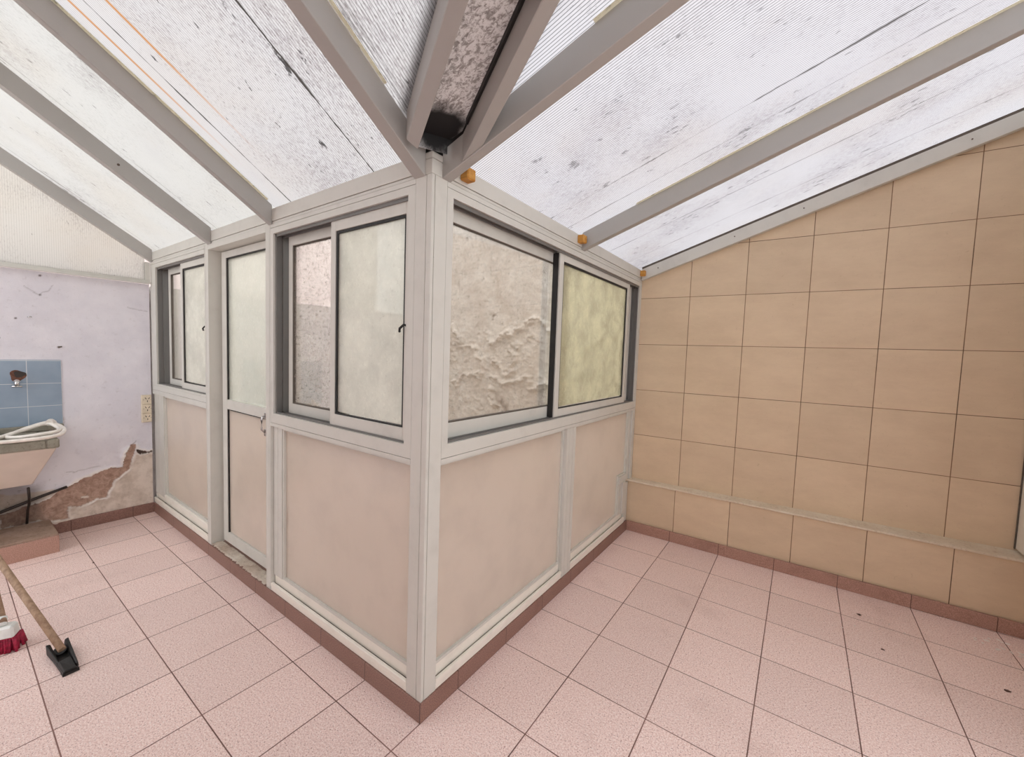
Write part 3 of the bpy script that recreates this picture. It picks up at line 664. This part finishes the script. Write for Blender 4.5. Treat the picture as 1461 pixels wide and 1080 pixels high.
MB().tube([LF(1.347, d0 - .006, .972), LF(1.347, d0 - .018, .972), LF(1.347, d0 - .022, .955), LF(1.347, d0 - .022, .90), LF(1.347, d0 - .006, .882)], .0055, 10).build('pull_handle', CHROME, lk)
# flaking threshold
ys = np.linspace(-1.954, -1.208, 60); ds = np.linspace(.004, .066, 10)
A, B = np.meshgrid(ys, ds); nn = fbm(A, B, 30, 4, 3.3)
P = np.stack([A, B + np.where(B < .006, np.abs(nn) * .02, 0), .079 + .006 + nn * .006 - np.where(B < .006, .008, 0)], -1)
tag(gridmesh('trim_threshold', A, B, P, {}, THRESH), 'flaking whitish threshold under the glazed door', kind='structure')
# right of the corner
pd = panel('large beige frosted panel right of the corner post', RF, rect(.083, 1.076, .158, .951))
glazbead(pd, RF, rect(.083, 1.076, .159, .951)); sill(pd, RF, .081, 1.0775)
mm = MB(); vbar(mm, RF, 1.0785, 1.19, .0, .08, Z0, .951, (1.11, 1.155)); tag(mm.build('mullion', AL), 'white grooved mullion between the two frosted panels right of the corner', 'mullion')
NP = [(1.192, .158), (1.985, .158), (1.985, .458), (2.132, .458), (2.132, .951), (1.192, .951)]
pe_ = panel('beige frosted panel with a notched corner beside the beige tiled wall', RF, NP)
glazbead(pe_, RF, [(1.192, .159), (1.985, .159), (1.985, .458), (2.132, .458), (2.132, .951), (1.192, .951)]); sill(pe_, RF, 1.192, 2.10)
part(pe_, RF, 'notched_stile', ALU, (2.133, 2.180, .012, .08, .405, .951), (2.181, 2.232, 0., .08, .405, .951), (1.986, 2.132, .006, .08, .405, .4575), (1.986, 2.045, .012, .08, .159, .4045), (2.046, 2.10, 0., .08, .159, .4045), (2.101, 2.1615, .004, .08, .078, .3875))
m = MB(); ubox(m, RF, 2.2265, 2.236, 0, .08, .952, EAVE)
m.build('wall_seal', ALU, pe_)
# glazed frame at the far right end of the tiled wall
d2 = empty('door_2', 'white door jamb at the right end of the beige tiled wall', None, None, 'structure')
m = MB(); m.box(2.047, 2.09, 2.215, 2.322, .42, 2.6); m.box(2.065, 2.11, 2.10, 2.215, .4, 2.6)
m.build('door_frame', SILL, d2, .004)
MB().box(2.042, 2.0465, 2.315, 2.325, .42, 2.6).build('dark_seal', GROOVE, d2)

# ------------------------------------------------------------------ things
for y0, lab in ((.143, 'orange wood block on the right eave beam next to the corner post'), (1.098, 'orange wood block on the right eave beam under the middle rafter'), (2.172, 'orange wood block at the end of the right eave beam by the tiled wall')):
    w = .045 if y0 < 2 else .03
    m = MB(); m.box(-.0065, .032, y0, y0 + w, 1.992, 2.034)
    tag(m.build('wood_block', BLOCK, bevel=.004), lab, 'block', 'wood blocks on the eave beam')
# socket outlet column
po = empty('power_outlet', 'cream column of three sockets on the peeling wall beside the partition', 'outlet')
MB().box(-LX - .004, -LX + .012, -.064, -.004, .728, .942).build('back_box', PLATE, po, .002)
for k in range(3):
    zc = .765 + .0705 * k
    mo = MB().box(-LX + .012, -LX + .02, -.063, -.005, zc - .0335, zc + .0335).build('socket_module', PLATE, po, .002)
    m = MB()
    for dy, dz, an in ((-.010, .010, .5), (.010, .010, -.5), (0, -.012, 0.)):
        c_, s_ = math.cos(an), math.sin(an); L_, w_ = .007, .0022
        P = [(-w_, -L_), (w_, -L_), (w_, L_), (-w_, L_)]; P = [(-.030 + dy + a * c_ - b_ * s_, zc + dz + a * s_ + b_ * c_) for a, b_ in P]
        m.prism([(-LX + .0195, a, b_) for a, b_ in P], [(-LX + .0206, a, b_) for a, b_ in P])
    for dy in (-.023, .021): m.box(-LX + .0195, -LX + .0206, -.0315 + dy, -.0285 + dy, zc - .002, zc + .002)
    m.build('socket_slots', DARKB, mo)
# concrete sink on its plinth
sk = empty('laundry_sink', 'cream laundry sink with a worn grey rim under the blue tiles', 'sink')
x0, x1, x2, y0, y1, zt_ = -LX + .008, -2.70, -2.93, -1.20, -.545, .735
m = MB(); rim = .055
Po = [(x0, y0), (x1, y0), (x1, y1), (x0, y1)]
fr_ = [(x0 + .02, y0 + .12, .425), (x2 + .03, y0 + .12, .425), (x2 + .03, y1 - .10, .425), (x0 + .02, y1 - .10, .425)]
m.prism(fr_, [(x0, y0 + .01, zt_ - .055), (x1 - .008, y0 + .01, zt_ - .055), (x1 - .008, y1 - .01, zt_ - .055), (x0, y1 - .01, zt_ - .055)])
m.build('basin_body', SINKF, sk, .006)
m = MB(); zr0, zr1 = zt_ - .0545, zt_
m.box(x0, x1, y1 - rim, y1, zr0, zr1); m.box(x0, x1, y0, y0 + rim, zr0, zr1); m.box(x1 - rim, x1, y0 + rim, y1 - rim, zr0, zr1)
m.box(x0, x0 + .07, y0 + rim, y1 - rim, zr0, zr1)
m.box(x0, x0 + .03, y0, -.478, zr1, zr1 + .04)
m.build('sink_rim', SINKT, sk, .006)
MB().box(x0 + .07, x1 - rim, y0 + rim, y1 - rim, zr0, zr0 + .006).build('basin_floor', SINKT, sk)
m = MB()
m.box(x0 + .07, x2, y0 + .16, y0 + .24, .119, .43); m.box(x0 + .07, x2, -.93, -.85, .119, .43); m.build('support_leg', CONC, sk, .004)
MB().tube([(-2.93, -.66, .40), (-2.97, -.655, .33), (-3.03, -.65, .27), (-3.06, -.655, .22), (-3.075, -.66, .126)], .007, 10).build('drain_pipe', PIPE, sk)
# plinth
pb = empty('concrete_plinth', 'low dirty concrete plinth faced with brown tile under the sink', 'plinth')
MB().box(-LX + .013, -2.752, -1.5, -.556, 0, .118).build('concrete_body', CONC, pb, .004)
MB().box(-2.7515, -2.742, -1.5, -.556, 0, .108).build('tile_facing', SLABTILE, pb, .0015)
# wall pipe
m = MB(); m.tube([(-LX + .016, -.47, .324), (-LX + .016, -.60, .285), (-LX + .018, -.78, .225), (-LX + .03, -1.0, .16), (-LX + .04, -1.15, .127)], .009, 10)
tag(m.build('black_pipe', PIPE), 'thin black pipe slanting along the wall below the sink', 'pipe')
# hose lying in coils on the rim
def smooth(pts, n=10):
    P = [Vector(p) for p in pts]; P = [P[0]] + P + [P[-1]]; out = []
    for i in range(1, len(P) - 2):
        for k in range(n):
            t = k / n; a, b, c, d = P[i - 1:i + 3]
            out.append(.5 * ((2 * b) + (c - a) * t + (2 * a - 5 * b + 4 * c - d) * t * t + (3 * b - a - 3 * c + d) * t ** 3))
    return out + [P[-2]]
hz = zt_ + .0135
loop1 = [(-2.66, -1.05, hz), (-2.71, -.85, hz), (-2.70, -.72, hz), (-2.70, -.62, hz + .002), (-2.74, -.54, hz + .006), (-2.86, -.505, hz + .018), (-2.98, -.52, hz + .036), (-3.04, -.56, hz + .048), (-2.96, -.66, hz + .03), (-2.86, -.74, hz + .006), (-2.80, -.70, hz + .004), (-2.76, -.62, hz + .016), (-2.80, -.545, hz + .02), (-2.90, -.525, hz + .026), (-3.0, -.57, hz + .046), (-2.92, -.70, hz + .018), (-2.82, -.80, hz + .006), (-2.76, -.95, hz + .004), (-2.80, -1.08, hz)]
m = MB(); m.tube(smooth(loop1), .011, 12)
ho = tag(m.build('hose', HOSE), 'white hose coiled over the rim of the sink', 'hose')
m = MB(); m.tube(smooth([(-3.06, -.53, hz + .04), (-3.02, -.545, hz + .055), (-2.985, -.555, hz + .05)]), .019, 12); m.build('rag_wrap', HOSE, ho)
# tap in a broken hole
tp = empty('water_tap', 'small chrome tap stub in a broken hole in the blue tiles', 'tap')
m = MB()
hp = [(-.672 + .034 * math.cos(a) * (1 + .18 * math.sin(3 * a + 1)), 1.108 + .037 * math.sin(a) * (1 + .10 * math.cos(3 * a))) for a in [2 * math.pi * k / 20 for k in range(20)]]
m.prism([(-LX + .0052, a, b_) for a, b_ in hp], [(-LX + .0068, a, b_) for a, b_ in hp]); m.build('broken_hole', BRICK, tp)
hp2 = [(-.664 + (a + .672) * .75, 1.118 + (b_ - 1.107) * .55) for a, b_ in hp]
m = MB(); m.prism([(-LX + .007, a, b_) for a, b_ in hp2], [(-LX + .0076, a, b_) for a, b_ in hp2]); m.build('dark_cavity', DARKB, tp)
m = MB(); m.tube([(-LX + .004, -.678, 1.075), (-LX + .04, -.678, 1.073)], .013, 14); m.tube([(-LX + .036, -.678, 1.077), (-LX + .04, -.678, 1.045)], .012, 14); m.build('spout', CHROME, tp)
m = MB(); m.tube([(-LX + .03, -.70, 1.042), (-LX + .034, -.655, 1.040)], .006, 10); m.build('tap_lever', CHROME, tp)
# nails on the wall
for y, z, lab in ((-.616, 1.492, 'bright metal hook in the lavender wall over the blue tiles'), (-.485, 1.30, 'small dark nail in the lavender wall at the corner of the blue tiles')):
    m = MB(); m.tube([(-LX - .004, y, z), (-LX + .02, y, z)], .004, 8); m.tube([(-LX + .018, y - .006, z), (-LX + .024, y + .012, z + .004)], .0045, 8)
    tag(m.build('wall_hook', CHROME if z > 1.4 else SCREW), lab, 'hook')
# squeegee leaning on the sink
sq = empty('floor_squeegee', 'black floor squeegee with a wooden handle leaning on the sink', 'squeegee')
a, b_ = Vector((-1.452, -.711, .045)), Vector((-2.66, -1.03, .735))
d_ = (b_ - a).normalized()
MB().tube([a - d_ * .012 + d_ * t for t in (0, .3, .7, 1.1, 1.48)], .0128, 14).build('handle', WOODH, sq)
ax = Vector((1, .06, 0)).normalized(); pr = Vector((-.06, 1, 0)).normalized(); o_ = Vector((-1.505, -.714, 0))
def lp(s_, w_, z_): v = o_ + ax * s_ + pr * w_; return (v.x, v.y, z_)
m = MB()
m.hexa([lp(0, -.028, .004), lp(.205, -.024, .003), lp(.205, .024, .003), lp(0, .028, .004), lp(0, -.028, .014), lp(.205, -.022, .016), lp(.205, .022, .016), lp(0, .028, .014)])
m.hexa([lp(-.004, -.032, .006), lp(.13, -.026, .008), lp(.13, -.016, .008), lp(-.004, -.018, .006), lp(-.004, -.034, .052), lp(.12, -.022, .020), lp(.12, -.016, .020), lp(-.004, -.020, .048)])
m.hexa([lp(-.004, .018, .006), lp(.19, .016, .008), lp(.19, .026, .008), lp(-.004, .032, .006), lp(-.004, .022, .046), lp(.19, .018, .028), lp(.19, .024, .028), lp(-.004, .034, .050)])
m.hexa([lp(.12, -.024, .012), lp(.205, -.022, .010), lp(.205, .020, .010), lp(.12, .020, .012), lp(.12, -.020, .024), lp(.205, -.018, .020), lp(.205, .016, .020), lp(.12, .016, .030)])
m.build('rubber_head', BLACK, sq, .002)
MB().hexa([lp(.17, -.024, 0), lp(.208, -.024, 0), lp(.208, .024, 0), lp(.17, .024, 0), lp(.17, -.022, .003), lp(.208, -.024, .010), lp(.208, .024, .010), lp(.17, .022, .003)]).build('rubber_lip', BLACK, sq)
m = MB(); m.tube([lp(.015, 0, .012), lp(.05, 0, .036)], .019, 12); m.build('socket', BLACK, sq)
# broom
br = empty('broom', 'broom with crimson bristles and a white head, cut by the left edge', 'broom')
hc = Vector((-1.702, -.846, 0)); ha = Vector((-.45, -1, 0)).normalized(); hb = Vector((1, -.45, 0)).normalized()
def hp_(s_, w_, z_): v = hc + ha * s_ + hb * w_; return (v.x, v.y, z_)
a = Vector((-1.717, -.850, .135)); b_ = Vector((-2.66, -.93, .81)); d_ = (b_ - a).normalized()
MB().tube([a - d_ * .02 + d_ * t for t in (0, .4, .8, 1.25)], .0135, 14).build('handle', WOODH, br)
m = MB()
m.hexa([hp_(-.040, -.032, .058), hp_(.22, -.032, .058), hp_(.22, .032, .058), hp_(-.040, .032, .058), hp_(-.034, -.026, .112), hp_(.215, -.026, .112), hp_(.215, .026, .112), hp_(-.034, .026, .112)])
m.build('broom_head', WHITEP, br, .008)
MB().tube([hp_(.012, -.001, .108), tuple(a + d_ * .012)], .023, 14, .018).build('ferrule', WHITEP, br)
m = MB(); random.seed(3)
for i in range(34):
    for j in range(10):
        s_, w_ = -.042 + i * .0078, -.027 + j * .006
        e = (random.uniform(-.006, .006), random.uniform(-.006, .006)); q_ = 1.12
        m.tube([hp_(s_, w_, .062), hp_(s_ * q_ - .002 + e[0], w_ * 1.35 + e[1], .001)], .0042, 5)
tag(m.build('bristles', RED, br), None, None, None, 'stuff')
# litter on the floor
def chip(m, x, y, r, z=.0005):
    n_ = random.randint(4, 6); a0 = random.random() * 6; P = [(x + r * random.uniform(.5, 1.1) * math.cos(a0 + 2 * math.pi * k / n_), y + r * random.uniform(.3, .9) * math.sin(a0 + 2 * math.pi * k / n_)) for k in range(n_)]
    m.prism([(p[0], p[1], z) for p in P], [(p[0], p[1], z + .002) for p in P])
m = MB(); random.seed(11)
for k in range(26): chip(m, random.gauss(1.97, .05), random.gauss(2.03, .05), random.uniform(.005, .015))
for k in range(10): chip(m, random.uniform(1.2, 1.8), random.uniform(1.3, 2.0), .004)
tag(m.build('paint_flakes', FLAKE), 'white paint crumbs on the pink floor by the tiled wall', 'flakes', None, 'stuff')
for x, y, r, lab in ((1.401, 1.912, .016, 'dark dry leaf curl on the floor nearest the tiled wall'), (1.461, 1.622, .010, 'small dark bit of litter farther from the tiled wall than the dry leaf curl'), (1.862, 1.624, .014, 'dark dry leaf bit on the floor at the right edge'), (-2.40, -.46, .009, 'tiny dark bit of litter on the floor before the sink plinth')):
    m = MB(); chip(m, x, y, r); tag(m.build('leaf_bit', LEAF), lab, 'litter', 'litter on the floor')

m = MB(); m.box(-1.6, 2.3, -2.2, -2.02, 0, 3.5); tag(m.build('wall_house_unseen', FARWALL), 'unseen house wall added behind the left wing to hold back light', kind='structure')  # guessed wall out of view, its length set for the light
m = MB(); m.box(2.125, 2.24, .95, 2.3, 0, 2.72); tag(m.build('wall_pier_unseen', LEDGE), 'unseen wall return added at the right end of the beige tiled wall to shade it', kind='structure')  # guessed pier out of view, keeps side light off the low tiles
m = MB(); m.box(3.2, 3.32, -6, 2.2, 0, .95); tag(m.build('wall_light_blocker', FARWALL), 'unseen low parapet added on the right to block low light', kind='structure')  # invented parapet out of view, cuts the low light from the right
# ------------------------------------------------------------------ sky, camera
w = bpy.data.worlds.new('overcast sky'); bpy.context.scene.world = w; w.use_nodes = True
bg = w.node_tree.nodes['Background']; bg.inputs[0].default_value = (.975, .99, 1.0, 1); bg.inputs[1].default_value = 2.15
cam = bpy.data.cameras.new('camera'); co = bpy.data.objects.new('camera', cam); COL.objects.link(co)
F_, cx, cy, cz, yaw, pit, rol = 585.2346646213939, 1.0563786068436785, -0.9906793938227962, 1.3706935311887305, 2.1849789512511086, -0.06287391075650509, 0.035002904306360896
fwd = Vector((math.cos(yaw) * math.cos(pit), math.sin(yaw) * math.cos(pit), math.sin(pit)))
right = Vector((math.sin(yaw), -math.cos(yaw), 0)); up = right.cross(fwd)
r2 = right * math.cos(rol) + up * math.sin(rol); u2 = -right * math.sin(rol) + up * math.cos(rol)
M = Matrix((r2, u2, -fwd)).transposed().to_4x4(); M.translation = (cx, cy, cz); co.matrix_world = M
cam.sensor_fit = 'HORIZONTAL'; cam.sensor_width = 36; cam.lens = 36 * F_ / 1461; cam.clip_start = .01; cam.clip_end = 100
sc = bpy.context.scene; sc.camera = co
sc.view_settings.view_transform = 'Standard'; sc.view_settings.look = 'None'; sc.view_settings.exposure = 0.24; sc.view_settings.gamma = 1; sc.view_settings.use_curve_mapping = False
sc.cycles.max_bounces = 16; sc.cycles.diffuse_bounces = 8; sc.cycles.transmission_bounces = 10; sc.cycles.transparent_max_bounces = 16; sc.cycles.glossy_bounces = 5
